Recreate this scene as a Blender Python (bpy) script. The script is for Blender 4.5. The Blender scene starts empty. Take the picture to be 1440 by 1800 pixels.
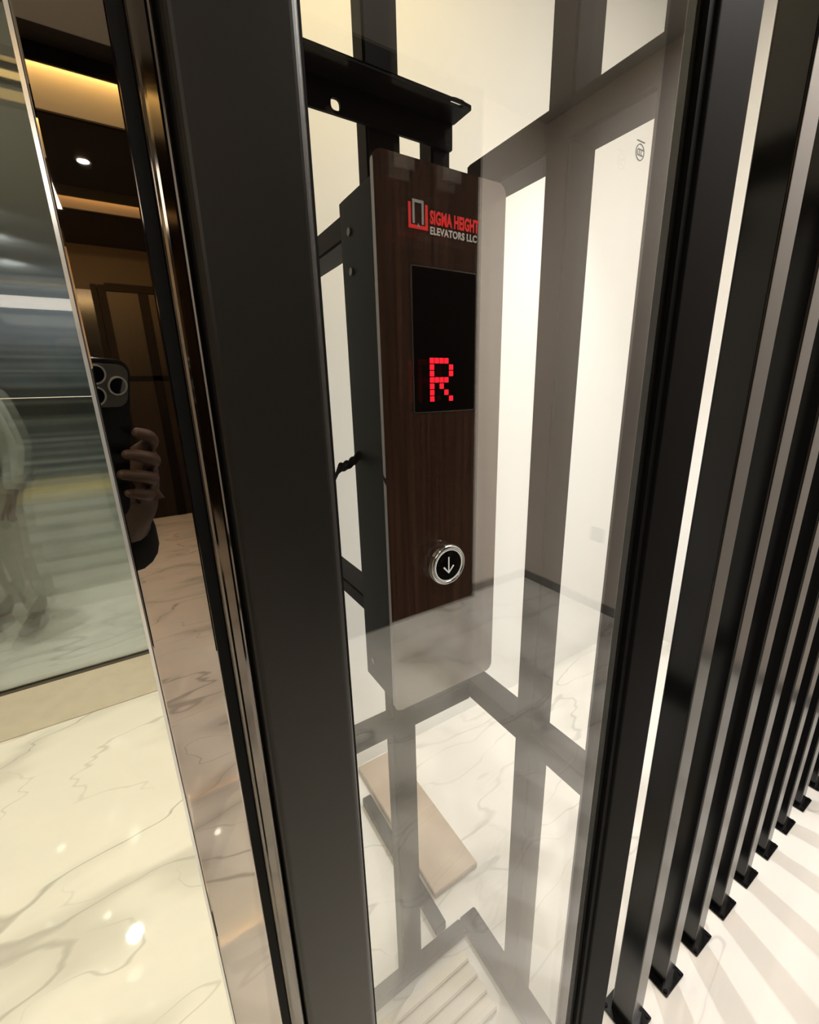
import bpy, bmesh, math, random
from mathutils import Vector, Matrix
random.seed(4)
scene = bpy.context.scene
COL = scene.collection
scene.view_settings.view_transform = 'Standard'
scene.view_settings.look = 'None'

# ------------------------------------------------------------------ camera
F_PX, CX, CY = 750.0, 720.0, 900.0
g = Vector((70, 2590, F_PX)).normalized()            # straight down, in (right, down, forward)
xv = 1985 - CX
yv = -(xv*g.x + F_PX*g.z)/g.y
Xd = Vector((xv, yv, F_PX)).normalized()             # along the facade
Zd = -g
Yd = Zd.cross(Xd).normalized()                       # into the shaft
CAM = Vector((0, -.245, 1.35))
R_ = Vector((Xd.x, Yd.x, Zd.x)); D_ = Vector((Xd.y, Yd.y, Zd.y)); F_ = Vector((Xd.z, Yd.z, Zd.z))
cam_d = bpy.data.cameras.new('camera'); cam = bpy.data.objects.new('camera', cam_d); COL.objects.link(cam)
m = Matrix.Identity(4)
for i in range(3):
    m[i][0] = R_[i]; m[i][1] = -D_[i]; m[i][2] = -F_[i]; m[i][3] = CAM[i]
cam.matrix_world = m
cam_d.sensor_width = 36; cam_d.sensor_fit = 'AUTO'; cam_d.lens = F_PX/1800*36
cam_d.clip_start = .004
scene.camera = cam

def ray(px, py):
    c = Vector(((px-CX)/F_PX, (py-CY)/F_PX, 1))
    return Vector((c.dot(Xd), c.dot(Yd), c.dot(Zd)))
def PY(px, py, y):
    r = ray(px, py); return CAM + r*((y-CAM.y)/r.y)
def PZ(px, py, z):
    r = ray(px, py); return CAM + r*((z-CAM.z)/r.z)

# ------------------------------------------------------------------ materials
def mat(name, base, rough=.4, metal=0, spec=.5, coat=0, emit=None, es=0, noise=None, cior=1.5):
    mt = bpy.data.materials.new(name); mt.use_nodes = True
    nt = mt.node_tree; b = nt.nodes['Principled BSDF']
    b.inputs['Base Color'].default_value = (*base, 1)
    b.inputs['Roughness'].default_value = rough
    b.inputs['Metallic'].default_value = metal
    b.inputs['Specular IOR Level'].default_value = spec
    b.inputs['Coat Weight'].default_value = coat
    b.inputs['Coat Roughness'].default_value = 0
    b.inputs['Coat IOR'].default_value = cior
    if emit:
        b.inputs['Emission Color'].default_value = (*emit, 1); b.inputs['Emission Strength'].default_value = es
    if noise:                                        # (scale, amount)
        tc = nt.nodes.new('ShaderNodeTexCoord'); nz = nt.nodes.new('ShaderNodeTexNoise')
        nz.inputs['Scale'].default_value = noise[0]; nz.inputs['Detail'].default_value = 4
        mx = nt.nodes.new('ShaderNodeMix'); mx.data_type = 'RGBA'
        mx.inputs[6].default_value = (*[c*(1-noise[1]) for c in base], 1)
        mx.inputs[7].default_value = (*[min(1, c*(1+noise[1])) for c in base], 1)
        nt.links.new(tc.outputs['Object'], nz.inputs['Vector'])
        nt.links.new(nz.outputs['Fac'], mx.inputs[0]); nt.links.new(mx.outputs[2], b.inputs['Base Color'])
    return mt

def wood(name, c1, c2, rough=.35, stretch=(60, 60, 2.5), coat=0, spec=.5, cior=1.5):
    mt = mat(name, c1, rough, coat=coat, spec=spec, cior=cior); nt = mt.node_tree; b = nt.nodes['Principled BSDF']
    tc = nt.nodes.new('ShaderNodeTexCoord'); mp = nt.nodes.new('ShaderNodeMapping')
    mp.inputs['Scale'].default_value = stretch
    nz = nt.nodes.new('ShaderNodeTexNoise'); nz.inputs['Scale'].default_value = 1.6; nz.inputs['Detail'].default_value = 6
    rm = nt.nodes.new('ShaderNodeMapRange'); rm.inputs[1].default_value = .35; rm.inputs[2].default_value = .65
    mx = nt.nodes.new('ShaderNodeMix'); mx.data_type = 'RGBA'
    mx.inputs[6].default_value = (*c1, 1); mx.inputs[7].default_value = (*c2, 1)
    nt.links.new(tc.outputs['Object'], mp.inputs['Vector']); nt.links.new(mp.outputs['Vector'], nz.inputs['Vector'])
    nt.links.new(nz.outputs['Fac'], rm.inputs[0]); nt.links.new(rm.outputs[0], mx.inputs[0]); nt.links.new(mx.outputs[2], b.inputs['Base Color'])
    return mt

def marble(name, base, vein, rough=.035):
    mt = mat(name, base, rough, spec=.5); nt = mt.node_tree; b = nt.nodes['Principled BSDF']
    N = nt.nodes.new; L = nt.links.new
    tc = N('ShaderNodeTexCoord')
    rot = N('ShaderNodeMapping'); rot.inputs['Rotation'].default_value = (0, 0, -.22); rot.inputs['Scale'].default_value = (.75, 2.2, 1)
    L(tc.outputs['Object'], rot.inputs['Vector'])
    w = N('ShaderNodeTexNoise'); w.inputs['Scale'].default_value = 1.2; w.inputs['Detail'].default_value = 4
    L(rot.outputs['Vector'], w.inputs['Vector'])
    add = N('ShaderNodeVectorMath'); add.operation = 'MULTIPLY_ADD'
    add.inputs[1].default_value = (.65, .65, .65); L(w.outputs['Color'], add.inputs[0]); L(rot.outputs['Vector'], add.inputs[2])
    def veins(scale, width):
        n = N('ShaderNodeTexNoise'); n.inputs['Scale'].default_value = scale; n.inputs['Detail'].default_value = 2.2
        n.inputs['Roughness'].default_value = .42
        L(add.outputs[0], n.inputs['Vector'])
        s = N('ShaderNodeMath'); s.operation = 'SUBTRACT'; s.inputs[1].default_value = .5; L(n.outputs['Fac'], s.inputs[0])
        a = N('ShaderNodeMath'); a.operation = 'ABSOLUTE'; L(s.outputs[0], a.inputs[0])
        r = N('ShaderNodeMapRange'); r.inputs[1].default_value = 0; r.inputs[2].default_value = width
        r.inputs[3].default_value = 1; r.inputs[4].default_value = 0; r.interpolation_type = 'SMOOTHSTEP'; L(a.outputs[0], r.inputs[0])
        return r.outputs[0]
    def mul(a, f):
        q = N('ShaderNodeMath'); q.operation = 'MULTIPLY'; L(a, q.inputs[0])
        if isinstance(f, float): q.inputs[1].default_value = f
        else: L(f, q.inputs[1])
        return q.outputs[0]
    def mxx(a, c):
        q = N('ShaderNodeMath'); q.operation = 'MAXIMUM'; L(a, q.inputs[0]); L(c, q.inputs[1]); return q.outputs[0]
    msk = N('ShaderNodeTexNoise'); msk.inputs['Scale'].default_value = 1.7; L(tc.outputs['Object'], msk.inputs['Vector'])
    mr = N('ShaderNodeMapRange'); mr.inputs[1].default_value = .40; mr.inputs[2].default_value = .58; L(msk.outputs['Fac'], mr.inputs[0])
    thin = mxx(veins(1.15, .010), mul(mul(veins(2.2, .010), mr.outputs[0]), .65))
    soft = mul(mul(veins(1.15, .08), mr.outputs[0]), .36)
    fac = mxx(mul(thin, .60), soft)
    cl = N('ShaderNodeTexNoise'); cl.inputs['Scale'].default_value = 1.8; cl.inputs['Detail'].default_value = 5; L(add.outputs[0], cl.inputs['Vector'])
    b0 = N('ShaderNodeMix'); b0.data_type = 'RGBA'
    b0.inputs[6].default_value = (*base, 1); b0.inputs[7].default_value = (*[c*.84 for c in base], 1); L(cl.outputs['Fac'], b0.inputs[0])
    mx = N('ShaderNodeMix'); mx.data_type = 'RGBA'; mx.inputs[7].default_value = (*vein, 1)
    L(b0.outputs[2], mx.inputs[6]); L(fac, mx.inputs[0]); L(mx.outputs[2], b.inputs['Base Color'])
    return mt

def glass(name, tint, f0=.055, haze=0, hrough=.1):
    mt = bpy.data.materials.new(name); mt.use_nodes = True; nt = mt.node_tree; nt.nodes.clear()
    N = nt.nodes.new; L = nt.links.new
    out = N('ShaderNodeOutputMaterial'); mix = N('ShaderNodeMixShader'); tr = N('ShaderNodeBsdfTransparent'); gl = N('ShaderNodeBsdfGlossy')
    tr.inputs[0].default_value = (*tint, 1); gl.inputs['Roughness'].default_value = 0; gl.inputs[0].default_value = (1, 1, 1, 1)
    lw = N('ShaderNodeLayerWeight'); lw.inputs[0].default_value = .5
    p = N('ShaderNodeMath'); p.operation = 'POWER'; p.inputs[1].default_value = 5; L(lw.outputs['Facing'], p.inputs[0])
    ma = N('ShaderNodeMath'); ma.operation = 'MULTIPLY_ADD'; ma.inputs[1].default_value = 1-f0; ma.inputs[2].default_value = f0; L(p.outputs[0], ma.inputs[0])
    src = tr.outputs[0]
    if haze:
        rf = N('ShaderNodeBsdfRefraction'); rf.inputs['Color'].default_value = (*tint, 1); rf.inputs['Roughness'].default_value = hrough; rf.inputs['IOR'].default_value = 1.3
        hm = N('ShaderNodeMixShader'); hm.inputs[0].default_value = haze; L(tr.outputs[0], hm.inputs[1]); L(rf.outputs[0], hm.inputs[2]); src = hm.outputs[0]
    L(ma.outputs[0], mix.inputs[0]); L(src, mix.inputs[1]); L(gl.outputs[0], mix.inputs[2]); L(mix.outputs[0], out.inputs[0])
    return mt

M = {}
M['marble'] = marble('white_marble', (.80, .775, .73), (.27, .255, .235))
M['sill'] = mat('beige_stone', (.50, .45, .37), .15, noise=(12, .12))
M['white_wall'] = mat('white_paint', (.86, .85, .83), .6, noise=(40, .02))
M['grey_wall'] = mat('warm_grey_paint', (.82, .745, .685), .5, noise=(30, .03))
M['skirt'] = mat('grey_skirting', (.22, .21, .195), .3, noise=(20, .05))
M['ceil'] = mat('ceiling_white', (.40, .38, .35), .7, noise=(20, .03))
M['cove_white'] = mat('cove_plaster', (.80, .72, .55), .7, noise=(20, .03))
M['dark_ceil'] = wood('dark_brown_ceiling', (.014, .010, .008), (.024, .016, .010), .5, (3, 60, 60))
M['dark_wood'] = wood('dark_brown_cladding', (.005, .003, .0025), (.009, .005, .0035), .7, spec=.05)
M['hall_wood'] = wood('brown_hall_cladding', (.014, .008, .005), (.026, .014, .008), .5, spec=.2)
M['warm_wood'] = wood('dark_brown_wood', (.009, .006, .0035), (.019, .0105, .005), .4, (30, 30, 2), spec=.3)
M['smoke_door'] = mat('smoked_dark_glass', (.012, .011, .009), .15, spec=.5, noise=(6, .2))
M['taupe'] = mat('dark_taupe_paint', (.018, .0145, .0115), .6, noise=(20, .1))
M['post'] = mat('dark_bronze_paint', (.012, .011, .0095), .34, spec=.28, noise=(60, .15))
M['black'] = mat('satin_black_paint', (.004, .004, .004), .5, spec=.02, noise=(50, .2))
M['slat'] = mat('gloss_black_paint', (.003, .003, .0035), .2, spec=.42, noise=(50, .2))
M['frame'] = mat('black_steel', (.006, .005, .005), .5, spec=.08, noise=(40, .2))
M['rubber'] = mat('black_rubber', (.006, .006, .006), .6, spec=.1, noise=(80, .2))
M['mirror'] = mat('polished_dark_steel', (.43, .395, .36), .012, metal=1, noise=(2, .02))
M['mirror2'] = mat('polished_black_steel', (.18, .165, .15), .06, metal=1, noise=(2, .02))
M['trim'] = mat('brushed_grey_trim', (.16, .15, .135), .35, metal=1, noise=(40, .1))
M['edge'] = mat('bright_edge', (.85, .87, .85), .15, metal=.6, noise=(40, .03))
M['chrome'] = mat('chrome', (.85, .85, .86), .08, metal=1, noise=(40, .02))
M['alu'] = mat('aluminium', (.78, .75, .66), .3, metal=.4, noise=(40, .06))
M['rail'] = mat('cream_rail', (.56, .50, .40), .4, noise=(40, .08))
M['glass'] = glass('clear_glass', (.96, .97, .96), .094)
M['glass_left'] = glass('hazy_grey_glass', (.80, .83, .81), .05, .6, .12)
M['panel'] = wood('glossy_brown_panel', (.028, .0128, .008), (.076, .034, .021), .4, (170, 170, 3), coat=1, spec=.05, cior=2.75)
M['box'] = mat('dark_green_grey_box', (.018, .022, .020), .5, spec=.12, noise=(30, .1))
M['disp'] = mat('black_display', (.001, .001, .001), .3, spec=.02, noise=(30, .1))
M['led'] = mat('red_led', (.6, .01, .02), .4, emit=(1, .010, .03), es=1.1)
M['red'] = mat('red_glow_print', (.80, .03, .03), .4, emit=(1, .02, .02), es=.17, noise=(50, .05))  # printed red with a weak glow added to its colour
M['silver'] = mat('silver_print', (.74, .75, .77), .4, noise=(50, .05))
M['arch'] = mat('grey_print', (.42, .43, .45), .4, noise=(50, .05))
M['lit_white'] = mat('white_lit_print', (.8, .8, .8), .4, emit=(1, 1, 1), es=.25)
M['mark'] = mat('etched_mark', (.16, .16, .16), .6, noise=(50, .05))
M['plastic'] = mat('socket_plastic', (.06, .058, .056), .3, noise=(40, .02))
M['slab'] = mat('brown_stone', (.40, .315, .24), .2, noise=(9, .3))
M['cove'] = mat('warm_cove', (.9, .7, .35), .6, emit=(1, .60, .20), es=1.45)
M['lamp'] = mat('lamp_glow', (1, 1, 1), .5, emit=(1, .96, .85), es=45)
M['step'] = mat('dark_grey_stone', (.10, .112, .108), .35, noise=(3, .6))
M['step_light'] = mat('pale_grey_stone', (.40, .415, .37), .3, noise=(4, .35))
M['nosing'] = mat('grey_nosing', (.30, .315, .29), .4, noise=(9, .1))
M['blue_wall'] = mat('cool_grey_wall', (.46, .49, .53), .5, noise=(6, .05))
M['gold'] = mat('brass_strip', (.70, .56, .20), .4, metal=.1, noise=(20, .1))
M['skin'] = mat('skin', (.055, .031, .022), .55, spec=.25, noise=(30, .08))
M['cloth'] = mat('black_cloth', (.006, .006, .007), .9, spec=.1, noise=(60, .3))
M['pale_cloth'] = mat('pale_cloth', (.36, .37, .36), .9, spec=.1, noise=(30, .1))
M['grey_cloth'] = mat('grey_cloth', (.30, .31, .28), .9, spec=.1, noise=(30, .2))
M['hair'] = mat('black_hair', (.008, .007, .006), .5, noise=(60, .3))
M['eye'] = mat('eye_white', (.7, .7, .68), .2, noise=(30, .02))
M['phone'] = mat('dark_phone_glass', (.006, .007, .008), .15, spec=.4, noise=(30, .1))
M['bump'] = mat('grey_phone_glass', (.06, .06, .056), .2, spec=.5, noise=(30, .1))
M['lens'] = mat('lens_glass', (.004, .004, .008), .03, spec=.9, noise=(30, .1))
M['phone_rim'] = mat('phone_steel', (.40, .39, .37), .3, metal=.4, noise=(30, .03))

# ------------------------------------------------------------------ mesh helpers
ROOT = {}
def bmn(): return bmesh.new()
def box(bm, x0, x1, y0, y1, z0, z1):
    vs = [bm.verts.new((x, y, z)) for x in (x0, x1) for y in (y0, y1) for z in (z0, z1)]
    for f in ((0,1,3,2), (4,6,7,5), (0,4,5,1), (2,3,7,6), (0,2,6,4), (1,5,7,3)): bm.faces.new([vs[i] for i in f])
def rrect(x0, x1, y0, y1, r, n=5):
    pts = []
    for cx, cy, a in ((x1-r, y1-r, 0), (x0+r, y1-r, 90), (x0+r, y0+r, 180), (x1-r, y0+r, 270)):
        for k in range(n+1):
            t = math.radians(a+90*k/n); pts.append((cx+r*math.cos(t), cy+r*math.sin(t)))
    return pts
def prism(bm, pts, axis, a0, a1, fr=None, bev=0):
    """outline extruded along an axis; axis z: (x,y); axis y: (x,z); axis x: (y,z); fr: own frame"""
    def co(p, a):
        if fr: return fr(p[0], p[1], a)
        return {'z': (p[0], p[1], a), 'y': (p[0], a, p[1]), 'x': (a, p[0], p[1])}[axis]
    A = [bm.verts.new(co(p, a0)) for p in pts]; B = [bm.verts.new(co(p, a1)) for p in pts]
    n = len(pts); fs = [bm.faces.new(A), bm.faces.new(list(reversed(B)))]
    for i in range(n):
        f = bm.faces.new((A[i], B[i], B[(i+1) % n], A[(i+1) % n])); fs.append(f)
    if bev:
        es = [e for e in fs[0].edges] + [e for e in fs[1].edges]
        bmesh.ops.bevel(bm, geom=es, offset=bev, segments=2, affect='EDGES')
def circ(cx, cy, r, n=32, ry=None):
    return [(cx+r*math.cos(2*math.pi*k/n), cy+(ry or r)*math.sin(2*math.pi*k/n)) for k in range(n)]
def plate(bm, loops, y0, y1, fr=None):
    """flat plate with holes in the XZ plane (first loop outer)"""
    f = fr or (lambda x, z, y: (x, y, z))
    edges = []
    for lp in loops:
        vs = [bm.verts.new(f(x, z, y0)) for x, z in lp]
        for i in range(len(vs)): edges.append(bm.edges.new((vs[i], vs[(i+1) % len(vs)])))
    r = bmesh.ops.triangle_fill(bm, use_beauty=True, edges=edges)
    faces = [q for q in r['geom'] if isinstance(q, bmesh.types.BMFace)]
    top = bmesh.ops.duplicate(bm, geom=faces)
    d = Vector(f(0, 0, y1))-Vector(f(0, 0, y0))
    for v in [q for q in top['geom'] if isinstance(q, bmesh.types.BMVert)]: v.co += d
    for lp in loops:
        a = [bm.verts.new(f(x, z, y0)) for x, z in lp]; b = [bm.verts.new(f(x, z, y1)) for x, z in lp]
        for i in range(len(a)):
            j = (i+1) % len(a); bm.faces.new((a[i], b[i], b[j], a[j]))
    bmesh.ops.remove_doubles(bm, verts=bm.verts, dist=1e-6)
def lathe(bm, cx, cz, prof, n=48):
    rings = []
    for r, y in prof:
        rings.append([bm.verts.new((cx+r*math.cos(2*math.pi*k/n), y, cz+r*math.sin(2*math.pi*k/n))) for k in range(n)])
    for a, b in zip(rings, rings[1:]):
        for k in range(n):
            f = bm.faces.new((a[k], a[(k+1) % n], b[(k+1) % n], b[k])); f.smooth = True
    bm.faces.new(rings[0]); bm.faces.new(list(reversed(rings[-1])))
def tube(bm, pts, r, n=10):
    pts = [Vector(p) for p in pts]; rings = []
    for i, p in enumerate(pts):
        t = (pts[min(i+1, len(pts)-1)]-pts[max(i-1, 0)]).normalized()
        u = t.cross(Vector((0, 0, 1)) if abs(t.z) < .9 else Vector((1, 0, 0))).normalized(); v = t.cross(u)
        rings.append([bm.verts.new(p+u*r*math.cos(2*math.pi*k/n)+v*r*math.sin(2*math.pi*k/n)) for k in range(n)])
    for a, b in zip(rings, rings[1:]):
        for k in range(n):
            f = bm.faces.new((a[k], a[(k+1) % n], b[(k+1) % n], b[k])); f.smooth = True
    bm.faces.new(rings[0]); bm.faces.new(list(reversed(rings[-1])))

def root_of(o):
    while o.parent: o = o.parent
    return o
def link_mesh(name, me, mt, parent=None):
    if mt and not me.materials: me.materials.append(mt)
    o = bpy.data.objects.new(name, me); COL.objects.link(o)
    if parent:
        me.transform(Matrix.Translation(-ROOT[root_of(parent).name])); o.parent = parent
    else:
        xs = [v.co.x for v in me.vertices]; ys = [v.co.y for v in me.vertices]; zs = [v.co.z for v in me.vertices]
        c = Vector(((min(xs)+max(xs))/2, (min(ys)+max(ys))/2, min(zs)))
        me.transform(Matrix.Translation(-c)); o.location = c; ROOT[o.name] = c
    return o
def obj(name, bm, mt, parent=None):
    bmesh.ops.recalc_face_normals(bm, faces=bm.faces)
    me = bpy.data.meshes.new(name); bm.to_mesh(me); bm.free()
    return link_mesh(name, me, M[mt], parent)
def tag(o, label, cat, group=None):
    o['label'] = label; o['category'] = cat
    if group: o['group'] = group
    return o
def thing(name, label, cat, loc, group=None):
    o = bpy.data.objects.new(name, None); COL.objects.link(o); o.location = loc; o.empty_display_size = .05
    ROOT[o.name] = Vector(loc); return tag(o, label, cat, group)
def struct(name, mt, *boxes, parent=None):
    bm = bmn()
    for b in boxes: box(bm, *b)
    o = obj(name, bm, mt, parent)
    if not parent: o['kind'] = 'structure'
    return o
def bx(name, mt, parent, *boxes, bev=0):
    bm = bmn()
    for b in boxes: box(bm, *b)
    if bev: bmesh.ops.bevel(bm, geom=list(bm.edges), offset=bev, segments=2, affect='EDGES')
    return obj(name, bm, mt, parent)
def dup(root, loc, label, group=None):
    r = root.copy(); COL.objects.link(r); r.location = loc; r['label'] = label
    if group: r['group'] = group
    ROOT[r.name] = Vector(loc)
    for ch in list(root.children):
        c = ch.copy(); COL.objects.link(c); c.parent = r
        for gg in list(ch.children):
            d = gg.copy(); COL.objects.link(d); d.parent = c
    return r
def lettering(name, s, x0, x1, z0, z1, y, mt, parent, bold=.02):
    cu = bpy.data.curves.new('t', 'FONT'); cu.body = s; cu.offset = bold; cu.extrude = .01; cu.resolution_u = 4
    cu.space_character = 1.06
    t = bpy.data.objects.new('t', cu); COL.objects.link(t)
    bpy.context.view_layer.update()
    me = bpy.data.meshes.new_from_object(t.evaluated_get(bpy.context.evaluated_depsgraph_get()))
    bpy.data.objects.remove(t)
    xs = [v.co.x for v in me.vertices]; ys = [v.co.y for v in me.vertices]
    a, b, c, d = min(xs), max(xs), min(ys), max(ys)
    for v in me.vertices:
        v.co = Vector((x0+(v.co.x-a)/(b-a)*(x1-x0), y-.0002-v.co.z*.01, z0+(v.co.y-c)/(d-c)*(z1-z0)))
    me.materials.clear()
    me.name = name
    return link_mesh(name, me, M[mt], parent)
def area(name, loc, sx, sy, power, col=(1, 1, 1), rot=(0, 0, 0)):
    l = bpy.data.lights.new(name, 'AREA'); l.shape = 'RECTANGLE'; l.size = sx; l.size_y = sy; l.energy = power; l.color = col
    o = bpy.data.objects.new(name, l); COL.objects.link(o); o.location = loc; o.rotation_euler = rot; return o
def spot(name, loc, tgt, power, ang=80, col=(1, 1, 1), soft=.02):
    l = bpy.data.lights.new(name, 'SPOT'); l.energy = power; l.spot_size = math.radians(ang); l.spot_blend = .5; l.shadow_soft_size = soft; l.color = col
    o = bpy.data.objects.new(name, l); COL.objects.link(o); o.location = loc
    o.rotation_euler = (Vector(tgt)-Vector(loc)).to_track_quat('-Z', 'Y').to_euler()

# ------------------------------------------------------------------ the setting
H = 2.75
struct('floor', 'marble', (-3, 2.3, -5.4, 7.6, -.1, 0))
XR, YB, XC = 2.22, -1.76, .60
struct('wall_right', 'grey_wall', (XR, XR+.1, YB-.1, .03, 0, H))
struct('wall_right_rear', 'white_wall', (XR, XR+.1, .03, 1.05, 0, H))
struct('baseboard_right', 'skirt', (XR-.012, XR, YB, -.01, 0, .055))
struct('wall_rear', 'grey_wall', (1.71, XR, YB-.1, YB, 0, H))
struct('baseboard_rear', 'skirt', (1.71, XR-.012, YB, YB+.012, 0, .055))
struct('wall_rear_cladding', 'dark_wood', (XC, 1.71, YB-.1, YB+.05, 0, H))
struct('wall_hall_side', 'hall_wood', (XC, XC+.1, -5.3, YB-.1, 0, H))
struct('wall_hall_end', 'taupe', (-3, XC+.1, -5.4, -5.3, 0, H))
struct('wall_hall_left', 'grey_wall', (-3.1, -3, -5.4, 7.6, 0, H))
struct('wall_white', 'white_wall', (.05, XR, .95, 1.05, 0, H))
struct('wall_divider', 'white_wall', (.05, .06, .075, .95, 0, H))  # thin closing wall added so light doesn't cross between shaft and landing
struct('wall_landing_right', 'grey_wall', (.05, .15, 1.05, 7.6, 0, H))
struct('wall_stair_end', 'blue_wall', (-3, .05, 7.5, 7.6, 0, H))
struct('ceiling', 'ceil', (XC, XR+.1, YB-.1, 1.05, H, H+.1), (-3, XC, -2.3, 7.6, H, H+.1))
struct('ceiling_hall', 'dark_ceil', (-3, XC, -5.4, -2.3, H, H+.1))
# hall doors at the far end (seen in the polished jamb)
d = struct('door_1', 'warm_wood', (-.06, .59, -5.3, -5.26, 0, 2.35))
struct('door_frame', 'frame', (-.12, -.06, -5.3, -5.24, 0, 2.4), (-.06, .59, -5.3, -5.24, 2.35, 2.42), (.21, .30, -5.26, -5.25, 0, 2.35), (-.06, .59, -5.26, -5.25, 1.50, 1.55), parent=d)
d = struct('door_2', 'smoke_door', (-1.0, -.18, -5.3, -5.26, 0, 2.35))
struct('door_frame', 'frame', (-1.06, -1.0, -5.3, -5.24, 0, 2.4), (-.18, -.13, -5.3, -5.24, 0, 2.4), (-1.0, -.18, -5.26, -5.25, 1.50, 1.55), parent=d)

# cove lights: a plaster band lit from a lamp hidden behind its nearer lip
def cove(label, y0, y1, x1, power, col):
    t = thing('cove_light', label, 'light', (-1.1, (y0+y1)/2, H-.05))
    bx('cove_band', 'cove_white', t, (-2.6, x1, y0, y1, H-.012, H-.005))
    bx('lip', 'frame', t, (-2.6, x1, y0-.02, y0, H-.02, H), (-2.6, x1, y1, y1+.012, H-.065, H))
    area('cove_lamp', ((x1-2.6)/2, y1-.006, H-.040), x1+2.6-.02, .035, power, col, (math.radians(-105), 0, 0))
cove('broad yellow cove light strip in the dark hall ceiling, nearer the lift', -2.92, -2.43, XC-.02, 58, (1, .62, .21))
cove('narrow amber cove light strip in the dark hall ceiling, farther from the lift', -4.30, -3.9, XC-.02, 30, (1, .47, .12))
t = thing('cove_light', 'thin amber light strip in the ceiling just beyond the glass partition', 'light', (-1.1, 2.67, H-.03))
bx('diffuser', 'cove', t, (-2.6, .03, 2.62, 2.72, H-.012, H-.005))
bx('lip', 'frame', t, (-2.6, .03, 2.60, 2.62, H-.03, H), (-2.6, .03, 2.72, 2.74, H-.03, H))

def downlight(x, y, label):
    t = thing('downlight', label, 'light', (x, y, H), 'recessed ceiling downlights')
    bm = bmn(); plate(bm, [circ(x, y, .042), circ(x, y, .030)], H-.006, H, fr=lambda a, b, c: (a, b, c)); obj('trim_ring', bm, 'chrome', t)
    bm = bmn(); prism(bm, circ(x, y, .0295), 'z', H-.004, H-.001); obj('lens', bm, 'lamp', t)
downlight(-.02, -3.45, 'small round downlight in the dark hall ceiling between the cove strips')
downlight(-.33, 1.98, 'round downlight in the landing ceiling nearest the lift and the glass partition')
downlight(-.62, 2.08, 'round downlight in the landing ceiling, middle one of three along the glass partition')
downlight(-.92, 1.95, 'round downlight in the landing ceiling, farthest of three from the lift')
downlight(-1.3, 4.1, 'round downlight over the stairs beyond the glass partition')
downlight(-.9, 3.2, 'round downlight just beyond the glass partition, before the stairs')

# ------------------------------------------------------------------ facade: jamb, post, pane, right frame
ZT = H
t = thing('door_jamb', 'polished dark mirror-like steel jamb strip left of the bronze post', 'door jamb', (.005, .03, 0))
bm = bmn(); prism(bm, rrect(-.0145, .0170, .0, .06, .0012, 3), 'z', 0, ZT); obj('mirror_face', bm, 'mirror', t)
bx('edge_trim', 'edge', t, (-.0160, -.0145, -.0006, .02, 0, ZT))
bx('shadow_groove', 'rubber', t, (.0170, .0228, .003, .05, 0, ZT))
bm = bmn(); prism(bm, rrect(.0228, .0340, .0, .05, .0035, 5), 'z', 0, ZT); obj('polished_bead', bm, 'mirror2', t)
t = thing('steel_post', 'broad dark bronze square steel post between the polished jamb and the glass', 'post', (.065, .035, 0), 'lift shaft posts')
bm = bmn(); prism(bm, rrect(.0348, .098, 0, .07, .006, 6), 'z', 0, ZT); obj('tube', bm, 'post', t)
bx('glazing_seal', 'rubber', t, (.098, .1008, .008, .024, 0, ZT))

t = thing('glass_pane', 'tall clear glass pane in front of the brown call panel', 'glass pane', (.276, .016, 0))
bx('pane', 'glass', t, (.101, .4505, .012, .020, .03, ZT))
bx('bottom_rail', 'frame', t, (.101, .4505, .0, .03, 0, .03))
c = PY(1125, 268, .0117); cx, cz = c.x, c.z
bm = bmn(); plate(bm, [circ(cx, cz, .0060), circ(cx, cz, .0053)], .0114, .0117)
for k, s in ((-.0022, 1), (.0004, 1), (.0030, 1)):
    arc = [(cx+k+.0019*math.cos(a)*1., cz+.0026*math.sin(a)) for a in [math.radians(40+280*q/12) for q in range(13)]]
    arc += [(cx+k+.0013*math.cos(a)*1., cz+.0019*math.sin(a)) for a in [math.radians(320-280*q/12) for q in range(13)]]
    plate(bm, [arc], .0114, .0117)
plate(bm, [rrect(cx-.0055, cx+.0055, cz+.0072, cz+.0080, .0002, 1)], .0114, .0117)
obj('certification_mark', bm, 'mark', t)

t = thing('steel_post', 'black steel post between the glass pane and the row of slats', 'post', (.497, .02, 0), 'lift shaft posts')
bm = bmn(); prism(bm, rrect(.462, .540, 0, .04, .005, 5), 'z', 0, ZT); obj('tube', bm, 'black', t)
bx('glazing_channel', 'black', t, (.4535, .462, .003, .04, 0, ZT))
bx('glazing_seal', 'rubber', t, (.4508, .4535, .009, .023, 0, ZT))

# ------------------------------------------------------------------ steel frame inside the cavity
GF = 'black steel members inside the shaft'
def beam(name, label, b, cat='beam', bev=.003):
    o = bx(name, 'frame', None, b, bev=bev); tag(o, label, cat, GF); return o
beam('steel_upright', 'black upright steel tube behind the call panel', (.305, .355, .33, .36, .025, ZT), 'post')
beam('steel_upright', 'black upright steel tube seen through the glass right of the call panel', (.49, .54, .166, .204, .025, ZT), 'post')
beam('steel_beam', 'upper black side beam running back from the right post', (.49, .54, .04, .36, 1.628, 1.674))
beam('steel_beam', 'lower black side beam running back from the right post', (.49, .54, .04, .36, .725, .765))
beam('steel_beam', 'floor level black side beam running back from the right post', (.49, .54, .04, .36, 0, .025))
beam('steel_beam', 'lower black beam crossing behind the bottom of the call panel', (.06, .49, .33, .36, .725, .765))
beam('steel_beam', 'floor level black beam crossing behind the ribbed sill channel', (.06, .49, .33, .36, 0, .025))
beam('steel_beam', 'upper black beam running to the white wall, left of the call panel', (.305, .355, .36, .95, 1.565, 1.60))
beam('steel_beam', 'lower black beam running to the white wall, low behind the call panel', (.305, .355, .36, .95, .945, .975))
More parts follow.
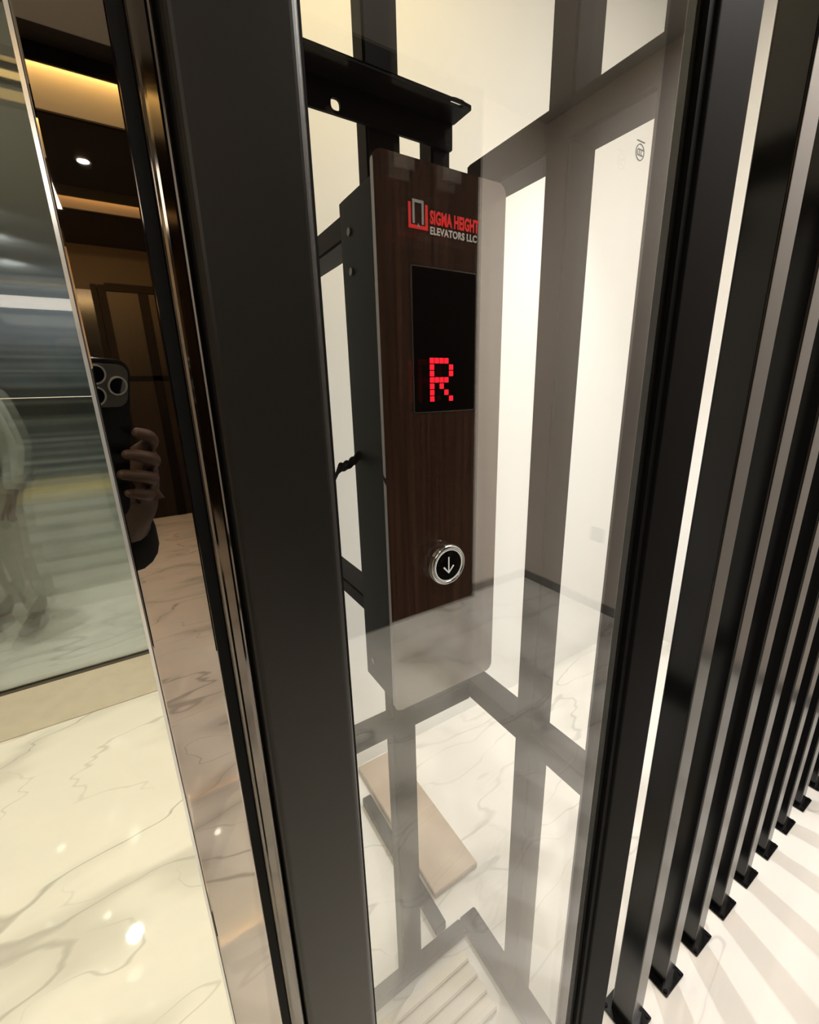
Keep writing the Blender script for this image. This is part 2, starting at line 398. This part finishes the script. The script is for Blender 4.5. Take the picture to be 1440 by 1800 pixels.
# slotted angle bracket at the top: flange toward the glass, web hanging behind it
zf = 1.698
yn, yf = .285, .323
xe = PY(831, 186, yn).x
s2 = PZ(803, 184, zf); s1 = PY(590, 183, yf)
t = thing('angle_bracket', 'black slotted angle bracket crossing above the call panel', 'bracket', (.27, .325, 1.655), GF)
bm = bmn()
plate(bm, [rrect(.06, xe, yn, yf+.004, .004, 4), rrect(s2.x-.011, s2.x+.011, s2.y-.005, s2.y+.005, .0045, 4)], zf, zf+.004, fr=lambda a, b, c: (a, b, c))
obj('flange', bm, 'frame', t)
bm = bmn()
plate(bm, [rrect(.06, xe-.004, 1.666, zf, .002, 4), rrect(s1.x-.006, s1.x+.006, s1.z-.0062, s1.z+.0062, .0045, 4)], yf, yf+.004)
obj('slotted_web', bm, 'frame', t)
bx('corner_tube', 'frame', t, (xe-.036, xe-.004, .327, .36, 1.50, 1.69), bev=.003)

t = thing('floor_channel', 'cream ribbed sill channel on the floor inside the glass', 'sill', (.3, .25, 0))
for y in (.185, .218, .251, .284):
    bx('rail', 'rail', t, (.16, .46, y, y+.022, 0, .018), bev=.002)
bx('track', 'rail', t, (.16, .46, .207, .284, 0, .008))
o = bx('floor_bar', 'frame', None, (.425, .455, .37, .80, 0, .03), bev=.002); tag(o, 'dark bar lying on the floor inside the shaft', 'bar')
o = bx('stone_slab', 'slab', None, (.47, .62, .44, .93, 0, .02), bev=.002); tag(o, 'brown stone slab on the shaft floor beside the dark bar', 'slab')

# ------------------------------------------------------------------ call panel
PX0, PX1, PZ0, PZ1, PF = .1475, .258, 1.0785, 1.4915, .027
t = thing('call_panel', 'glossy brown lift call panel with red floor display behind the glass', 'call panel', ((PX0+PX1)/2, .05, PZ0))
bm = bmn(); prism(bm, rrect(PX0, PX1, PZ0, PZ1, .006, 6), 'y', PF, PF+.004, bev=.0006); obj('faceplate', bm, 'panel', t)
bm = bmn(); box(bm, .1482, .250, PF+.004, .083, PZ0+.007, PZ1-.012)
bmesh.ops.bevel(bm, geom=list(bm.edges), offset=.0015, segments=2, affect='EDGES')
bb = obj('back_box', bm, 'box', t)
for z in (PZ0+.03, PZ1-.035, PZ1-.06):
    bm = bmn(); prism(bm, [(y, zz) for y, zz in circ(.066, z, .0026, 12)], 'x', .1468, .1486); obj('screw', bm, 'trim', bb)
a = PY(725, 470, PF); b = PY(833, 722, PF); a2 = PY(727, 722, PF); b2 = PY(835, 480, PF)
dx0, dx1, dz0, dz1 = (a.x+a2.x)/2, (b.x+b2.x)/2, (a2.z+b.z)/2, (a.z+b2.z)/2
bm = bmn(); plate(bm, [rrect(dx0-.0007, dx1+.0007, dz0-.0007, dz1+.0007, .0015, 3), rrect(dx0, dx1, dz0, dz1, .001, 3)], PF-.0006, PF+.001); fr_ = obj('display_bezel', bm, 'trim', t)
bm = bmn(); prism(bm, rrect(dx0, dx1, dz0, dz1, .001, 3), 'y', PF-.0003, PF+.001); dp = obj('display', bm, 'disp', t)
ra = PY(755, 628, PF-.0004); rb = PY(797, 705, PF-.0004)
rows = ["XXXX.", "X...X", "X...X", "XXXX.", "X.X..", "X..X.", "X...X"]
bm = bmn(); cw = (rb.x-ra.x)/5; chh = (ra.z-rb.z)/7
for j, rw in enumerate(rows):
    for i, ch in enumerate(rw):
        if ch == 'X':
            x = ra.x+i*cw; z = ra.z-(j+1)*chh
            prism(bm, rrect(x+cw*.06, x+cw*.94, z+chh*.07, z+chh*.93, cw*.04, 1), 'y', PF-.0005, PF-.0003)
o = obj('led_letter', bm, 'led', dp); o['label'] = 'red dot matrix letter R'
# logo: red bracket around a grey doorway arch, then two lines of print
a = PY(717, 347, PF); b = PY(752, 409, PF); lx0, lx1, lz0, lz1 = a.x, b.x, b.z+.001, a.z
w = lx1-lx0; h = lz1-lz0
bm = bmn()
q = w*.125
plate(bm, [[(lx0, lz0), (lx1, lz0), (lx1, lz0+h*.88), (lx1-q, lz0+h*.88), (lx1-q, lz0+h*.13), (lx0+q, lz0+h*.13), (lx0+q, lz0+h*.88), (lx0, lz0+h*.88)]], PF-.0003, PF)
obj('red_emblem', bm, 'red', t)
bm = bmn(); i0, i1 = lx0+w*.21, lx1-w*.21; q = w*.105
plate(bm, [[(i0, lz0+h*.18), (i0+q, lz0+h*.18), (i0+q, lz0+h*.90), (i1-q, lz0+h*.90), (i1-q, lz0+h*.18), (i1, lz0+h*.18), (i1, lz1), (i0, lz1)]], PF-.0003, PF)
plate(bm, [[(lx0+w*.42, lz0+h*.04), (lx0+w*.5, lz0+h*.20), (lx0+w*.58, lz0+h*.04), (lx0+w*.5, lz0+h*.09)]], PF-.0005, PF)
obj('grey_emblem', bm, 'arch', t)
a = PY(756, 391, PF); b = PY(841, 404, PF); ttop = PY(756, 369, PF).z; tb = PY(756, 412, PF).z; tm = PY(756, 394, PF).z
o = lettering('lettering', 'SIGMA HEIGHT', a.x, b.x, tm, ttop, PF, 'red', t, .04)
o = lettering('lettering', 'ELEVATORS LLC', a.x, PY(838, 404, PF).x, tb, PY(756, 398, PF).z, PF, 'silver', t, .03)
# call button
c = PY(786, 992, PF); r = (PY(815, 992, PF).x-PY(756, 992, PF).x)/2
bm = bmn(); lathe(bm, c.x, c.z, [(r, PF+.001), (r, PF-.0015), (r*.96, PF-.0028), (r*.88, PF-.0032), (r*.82, PF-.0026), (r*.80, PF+.0005)]); ring = obj('call_button', bm, 'chrome', t)
bm = bmn(); lathe(bm, c.x, c.z, [(r*.79, PF+.0005), (r*.79, PF-.0018), (r*.74, PF-.0024), (.0004, PF-.0024)]); obj('button_cap', bm, 'disp', ring)
bm = bmn(); plate(bm, [circ(c.x, c.z, r*.80), circ(c.x, c.z, r*.75)], PF-.00265, PF-.0024)
hh = r*.42; tw = r*.032
ar = [(c.x-tw, c.z+hh), (c.x+tw, c.z+hh), (c.x+tw, c.z-hh*.72), (c.x+hh*.62, c.z-.06*hh), (c.x+hh*.76, c.z-.18*hh), (c.x, c.z-hh), (c.x-hh*.76, c.z-.18*hh), (c.x-hh*.62, c.z-.06*hh), (c.x-tw, c.z-hh*.72)]
plate(bm, [ar], PF-.0027, PF-.0024)
obj('down_arrow', bm, 'lit_white', ring)
# wires at the left of the panel
p0 = Vector((.1495, .072, PY(632, 797, .072).z)); p1 = PY(598, 822, .0745)
t = thing('cable', 'black twisted wire bundle at the left side of the call panel', 'cable', p0)
for k in range(3):
    pts = []
    for i in range(41):
        u = i/40; p = p0.lerp(p1, u)
        p.z += .0026*math.sin(u*8+k*2.1)-.002*math.sin(u*math.pi); p.y += .0016*math.cos(u*8+k*2.1)
        pts.append(p)
    for i in range(1, 9):
        q = p1.copy(); q.x -= .003*i; q.z -= .004*i+.0004*i*i; q.y = min(.0745, q.y); pts.append(q)
    bm = bmn(); tube(bm, pts, .0015, 8); obj('wire', bm, 'rubber', t)

# ------------------------------------------------------------------ slat posts
ORD = ['first', 'second', 'third', 'fourth', 'fifth', 'sixth', 'seventh', 'eighth', 'ninth', 'tenth', 'eleventh']
SX0, SP, SY, SW = .700, .135, .030, .0225
t = thing('slat_post', 'black square slat post on a foot plate, first and nearest to the glass', 'slat post', (SX0, SY, 0), 'row of black slat posts')
bm = bmn(); prism(bm, rrect(SX0-SW, SX0+SW, SY-SW, SY+SW, .003, 4), 'z', .006, ZT); obj('shaft', bm, 'slat', t)
bm = bmn(); prism(bm, rrect(SX0-.037, SX0+.037, SY-.037, SY+.037, .003, 3), 'z', 0, .006, bev=.001); fp = obj('foot_plate', bm, 'slat', t)
for sx in (-1, 1):
    for sy in (-1, 1):
        bm = bmn(); prism(bm, circ(SX0+sx*.030, SY+sy*.030, .0042, 6), 'z', .006, .0095); obj('bolt', bm, 'frame', fp)
for i in range(1, 11):
    dup(t, (SX0+SP*i, SY, 0), 'black square slat post on a foot plate, %s in the row from the glass' % ORD[i], 'row of black slat posts')

# wall socket on the right wall (mirrored in the glass)
t = thing('wall_socket', 'small square wall socket low on the right wall', 'wall socket', (XR, -1.19, .437))
bm = bmn(); prism(bm, rrect(-1.233, -1.147, .437, .523, .006, 4), 'x', XR-.009, XR, bev=.001); obj('cover_plate', bm, 'plastic', t)
bx('slot', 'mark', t, (XR-.0098, XR-.0088, -1.193, -1.187, .490, .506), (XR-.0098, XR-.0088, -1.207, -1.201, .465, .473), (XR-.0098, XR-.0088, -1.179, -1.173, .465, .473))

# ------------------------------------------------------------------ landing on the left: sill, glass partition, stairs
YG = 2.235
o = bx('stone_sill', 'sill', None, (-3, .05, 1.86, YG+.06, 0, .006)); tag(o, 'beige stone threshold strip in front of the glass partition', 'threshold')
for z0, z1, lb in ((.02, 1.352, 'lower hazy grey glass panel of the partition above the stone threshold'), (1.355, H, 'upper hazy grey glass panel of the partition, above the bright joint')):
    t = thing('partition_glass', lb, 'glass panel', (-1.45, YG, z0), 'left glass partition')
    bx('pane', 'glass_left', t, (-2.95, .05, YG, YG+.010, z0, z1))
    if z0 < 1: bx('bottom_channel', 'trim', t, (-2.95, .05, YG-.008, YG+.018, .006, .02))
    if z0 < 1: bx('joint_strip', 'alu', t, (-2.95, .05, YG-.001, YG+.011, z1, z1+.003))
t = thing('staircase', 'grey staircase beyond the glass partition, paler at the bottom', 'stairs', (-1, 3.5, 0))
for i in range(12):
    y = 3.45+.29*i; z = .165*i
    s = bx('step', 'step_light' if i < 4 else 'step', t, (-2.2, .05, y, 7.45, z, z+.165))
    bx('nosing', 'nosing', s, (-2.2, .05, y-.012, y+.04, z+.140, z+.167))
t = thing('railing', 'thin brass rail crossing in front of the grey stairs', 'rail', (-1, 3.38, 0))
bx('rail', 'gold', t, (-2.2, .05, 3.37, 3.385, .74, .79))
bx('rail_post', 'gold', t, (-2.2, -2.17, 3.37, 3.385, 0, .74)); bx('rail_post', 'gold', t, (.02, .05, 3.37, 3.385, 0, .74))

# ------------------------------------------------------------------ phone and person (seen in the polished jamb)
U_, B_ = -D_, -F_
def ph(r, u, b): return CAM + R_*r + U_*u + B_*b
SR, SU = -.020, .008
r0, r1, u0, u1 = -.058+SR, .0195+SR, -.135+SU, .022+SU
t = thing('phone', 'dark smartphone with three camera lenses held up in a hand', 'phone', ph(0, u0, .008))
bm = bmn(); prism(bm, rrect(r0, r1, u0, u1, .011, 6), None, .0045, .0125, fr=ph, bev=.0012); obj('back', bm, 'phone', t)
bm = bmn(); plate(bm, [rrect(r0-.0006, r1+.0006, u0-.0006, u1+.0006, .0115, 6), rrect(r0, r1, u0, u1, .011, 6)], .006, .011, fr=ph); obj('rim', bm, 'phone', t)
bm = bmn(); prism(bm, rrect(r1-.040, r1-.003, u1-.041, u1-.003, .009, 5), None, .0028, .0045, fr=ph); cb = obj('camera_bump', bm, 'bump', t)
for a_, b_ in ((-.031, -.012), (-.031, -.031), (-.0125, -.0215)):
    bm = bmn(); plate(bm, [circ(r1+a_, u1+b_, .0086, 24), circ(r1+a_, u1+b_, .0072, 24)], .0016, .0028, fr=ph); rg = obj('lens_ring', bm, 'phone_rim', cb)
    bm = bmn(); prism(bm, circ(r1+a_, u1+b_, .0072, 24), None, .0019, .0027, fr=ph); obj('lens', bm, 'lens', cb)

def skin(name, verts, edges, root, mt, parent=None, sub=2):
    bm = bmn(); sl = bm.verts.layers.skin.verify(); vs = []
    for i, (co, r) in enumerate(verts):
        v = bm.verts.new(co); v[sl].radius = (r, r) if not isinstance(r, tuple) else r
        v[sl].use_root = (i == root); vs.append(v)
    for a, b in edges: bm.edges.new((vs[a], vs[b]))
    me = bpy.data.meshes.new('sk'); bm.to_mesh(me); bm.free()
    o = bpy.data.objects.new('sk', me); COL.objects.link(o)
    o.modifiers.new('skin', 'SKIN').use_smooth_shade = True
    s = o.modifiers.new('sub', 'SUBSURF'); s.levels = sub; s.render_levels = sub
    bpy.context.view_layer.update()
    m2 = bpy.data.meshes.new_from_object(o.evaluated_get(bpy.context.evaluated_depsgraph_get()))
    bpy.data.objects.remove(o); m2.name = name
    m2.materials.clear()
    for p in m2.polygons: p.use_smooth = True
    return link_mesh(name, m2, M[mt], parent)
HS, HU = -.016, -.014
def hp(r, u, b): return ph(r+HS, u+HU, b)
BE = [(0,1),(1,2),(2,3),(3,4),(4,5),(5,6),(6,7),(2,8),(8,9),(9,10),(2,11),(11,12),(12,13),(13,14),(0,15),(15,16),(16,17),(17,18),(0,19),(19,20),(20,21),(21,22)]
def make_person(label, px_, py_, turn, holding, top, legs):
    ct, st = math.cos(turn), math.sin(turn)
    def w(x, y, z): return Vector((px_+x*ct-y*st, py_+x*st+y*ct, z))
    if holding: elb, wr = Vector((-.045, -.50, 1.115)), hp(.046, -.146, .056)
    else: elb, wr = w(.22, -.02, 1.10), w(.22, .06, .86)
    V = [(w(0, 0, .93), .125), (w(0, 0, 1.10), .115), (w(0, 0, 1.28), .13), (w(0, 0, 1.42), .07), (w(0, .01, 1.49), .048), (w(0, .025, 1.56), .075), (w(0, .02, 1.64), .078), (w(0, .01, 1.70), .05),
         (w(.17, 0, 1.36), .056), (elb, .036), (wr, .024),
         (w(-.17, 0, 1.36), .056), (w(-.22, -.02, 1.10), .042), (w(-.22, .06, .86), .027), (w(-.215, .085, .79), .022),
         (w(.09, 0, .85), .085), (w(.095, .01, .48), .055), (w(.10, -.02, .09), .038), (w(.11, .12, .035), .032),
         (w(-.09, 0, .85), .085), (w(-.095, .01, .48), .055), (w(-.10, -.02, .09), .038), (w(-.11, .12, .035), .032)]
    E = list(BE)
    def chain(start, pts, rad):
        prev = start
        for p, r in zip(pts, rad):
            V.append((Vector(p), r)); E.append((prev, len(V)-1)); prev = len(V)-1
        return prev
    def hand_down(start, s):                              # relaxed hand at the side of the thigh
        if start == 10: start = chain(10, [w(s*.215, .085, .79)], [.022])
        for k, dx in enumerate((.018, .007, -.005, -.015)):
            e = .01*abs(k-1.5)
            chain(start, [w(s*.215+dx*.9, .105, .735+e), w(s*.215+dx*1.1, .10, .695+e)], [.0085, .0075])
        chain(start, [w(s*.20, .13, .76), w(s*.20, .145, .725)], [.0095, .008])
    hand_down(14, -1)
    if holding:                                           # fingers round the phone's edge, thumb on the screen side
        h = lambda L: [hp(*p) for p in L]
        pb = chain(10, h([(.046, -.118, .040)]), [.0215]); pm = chain(pb, h([(.0445, -.084, .029)]), [.0185])
        chain(pm, h([(.0425, -.048, .022), (.0375, -.033, .004), (.0275, -.024, -.0052), (.012, -.019, -.0040)]), [.0092, .0076, .0066, .0050])
        chain(pm, h([(.0435, -.064, .019), (.0380, -.053, .000), (.0240, -.045, -.0068), (.001, -.040, -.0045)]), [.0094, .0078, .0068, .0052])
        chain(pb, h([(.0445, -.082, .020), (.0370, -.073, .000), (.0220, -.066, -.0068), (-.003, -.060, -.0045)]), [.0092, .0076, .0067, .0050])
        chain(pb, h([(.0430, -.100, .022), (.0350, -.092, .003), (.0210, -.086, -.0060), (.004, -.081, -.0045)]), [.0084, .0068, .0059, .0045])
        chain(pb, h([(.034, -.106, .034), (.020, -.084, .024), (.003, -.066, .0212)]), [.0108, .0088, .007])
    else: hand_down(10, 1)
    person = skin('person', V, E, 0, 'skin'); tag(person, label, 'person')
    grow = lambda i, k: (V[i][0], V[i][1]+k)
    cut = V[10][0].lerp(V[9][0], .04)
    jk = [grow(0, .02), grow(1, .022), grow(2, .02), (w(0, 0, 1.43), .066), grow(8, .012), grow(9, .008), (cut, .0285), grow(11, .014), grow(12, .014), grow(13, .012)]
    skin('jacket', jk, [(0,1),(1,2),(2,3),(2,4),(4,5),(5,6),(2,7),(7,8),(8,9)], 1, top, person)
    tr = [(w(0, 0, .94), .13)] + [grow(i, .016) for i in (15, 16, 17)] + [grow(i, .016) for i in (19, 20, 21)]
    skin('trousers', tr, [(0,1),(1,2),(2,3),(0,4),(4,5),(5,6)], 0, legs, person)
    for s in (1, -1):
        skin('shoe', [(w(s*.10, -.05, .045), .043), (w(s*.105, .05, .040), .040), (w(s*.112, .15, .032), .030)], [(0,1),(1,2)], 0, 'rubber', person)
    skin('hair', [(w(0, -.02, 1.60), .078), (w(0, -.005, 1.68), .084), (w(0, .01, 1.715), .06)], [(0,1),(1,2)], 0, 'hair', person)
    rt = Matrix.Rotation(turn, 4, 'Z')
    for s in (1, -1):
        bm = bmn(); bmesh.ops.create_uvsphere(bm, u_segments=16, v_segments=10, radius=.012, matrix=Matrix.Translation(w(s*.03, .092, 1.60))); obj('eye', bm, 'eye', person)
        bm = bmn(); bmesh.ops.create_uvsphere(bm, u_segments=12, v_segments=8, radius=.022, matrix=Matrix.Translation(w(s*.078, .01, 1.585)) @ rt @ Matrix.Diagonal((.4, .7, 1.2, 1))); obj('ear', bm, 'skin', person)
    bm = bmn(); bmesh.ops.create_cone(bm, segments=12, radius1=.016, radius2=.007, depth=.04, cap_ends=True, matrix=Matrix.Translation(w(0, .098, 1.575)) @ rt @ Matrix.Rotation(-.35, 4, 'X')); obj('nose', bm, 'skin', person)
    return person
make_person('person in black clothing holding up a dark phone, mirrored in the jamb', -.265, -.70, 0, True, 'cloth', 'cloth')
make_person('person in a pale top, standing in for a reflection, behind the hazy glass partition', -.81, 3.0, math.radians(150), False, 'pale_cloth', 'grey_cloth')  # solid figure standing in for a faint reflection of people in the glass

# ------------------------------------------------------------------ lights
area('corridor_light', (1.45, -.42, 2.73), 1.3, .56, 46, (1, .95, .89))
area('shaft_light', (1.2, .45, 2.73), 1.9, .4, 2.5, (1, .92, .70))
area('shaft_warm_light', (.45, .55, 2.72), .4, .3, 6, (1, .72, .25))
area('wall_fill_light', (1.35, .09, 1.05), 1.35, 1.7, 6.4, (1, .98, .95), (math.radians(90), 0, 0))  # unseen panel behind the slats, added to light the white wall evenly
area('hall_light', (-.9, -3.4, 2.6), 1.4, 1.0, 34, (1, .90, .76))
spot('slat_spot', (1.35, .75, 2.65), (1.3, -.2, 0), 85)
wc = (1, .94, .68)
spot('landing_spot', (-.45, .45, 2.70), (-.45, .45, 0), 78, 120, wc, .006)
spot('landing_spot', (-.16, 1.55, 2.70), (-.25, 1.40, 0), 78, 120, wc, .006)
spot('landing_spot', (-1.0, 1.00, 2.70), (-.9, 1.0, 0), 78, 120, wc, .006)
spot('hall_floor_fill', (-.15, -1.2, 2.70), (-.1, -1.5, 0), 70, 110, (1, .93, .84), .04)  # unseen lamp added to brighten the floor mirrored in the jamb
spot('stair_spot', (-.7, 2.9, 2.70), (-.7, 3.1, 0), 130, 120, (1, .98, .86), .05)
spot('stair_spot', (-.9, 5.2, 2.72), (-.6, 7.4, 2.0), 60, 120, (.90, .95, 1), .05)
wd = bpy.data.worlds.new('world'); scene.world = wd; wd.use_nodes = True
wd.node_tree.nodes['Background'].inputs[0].default_value = (.05, .05, .05, 1)
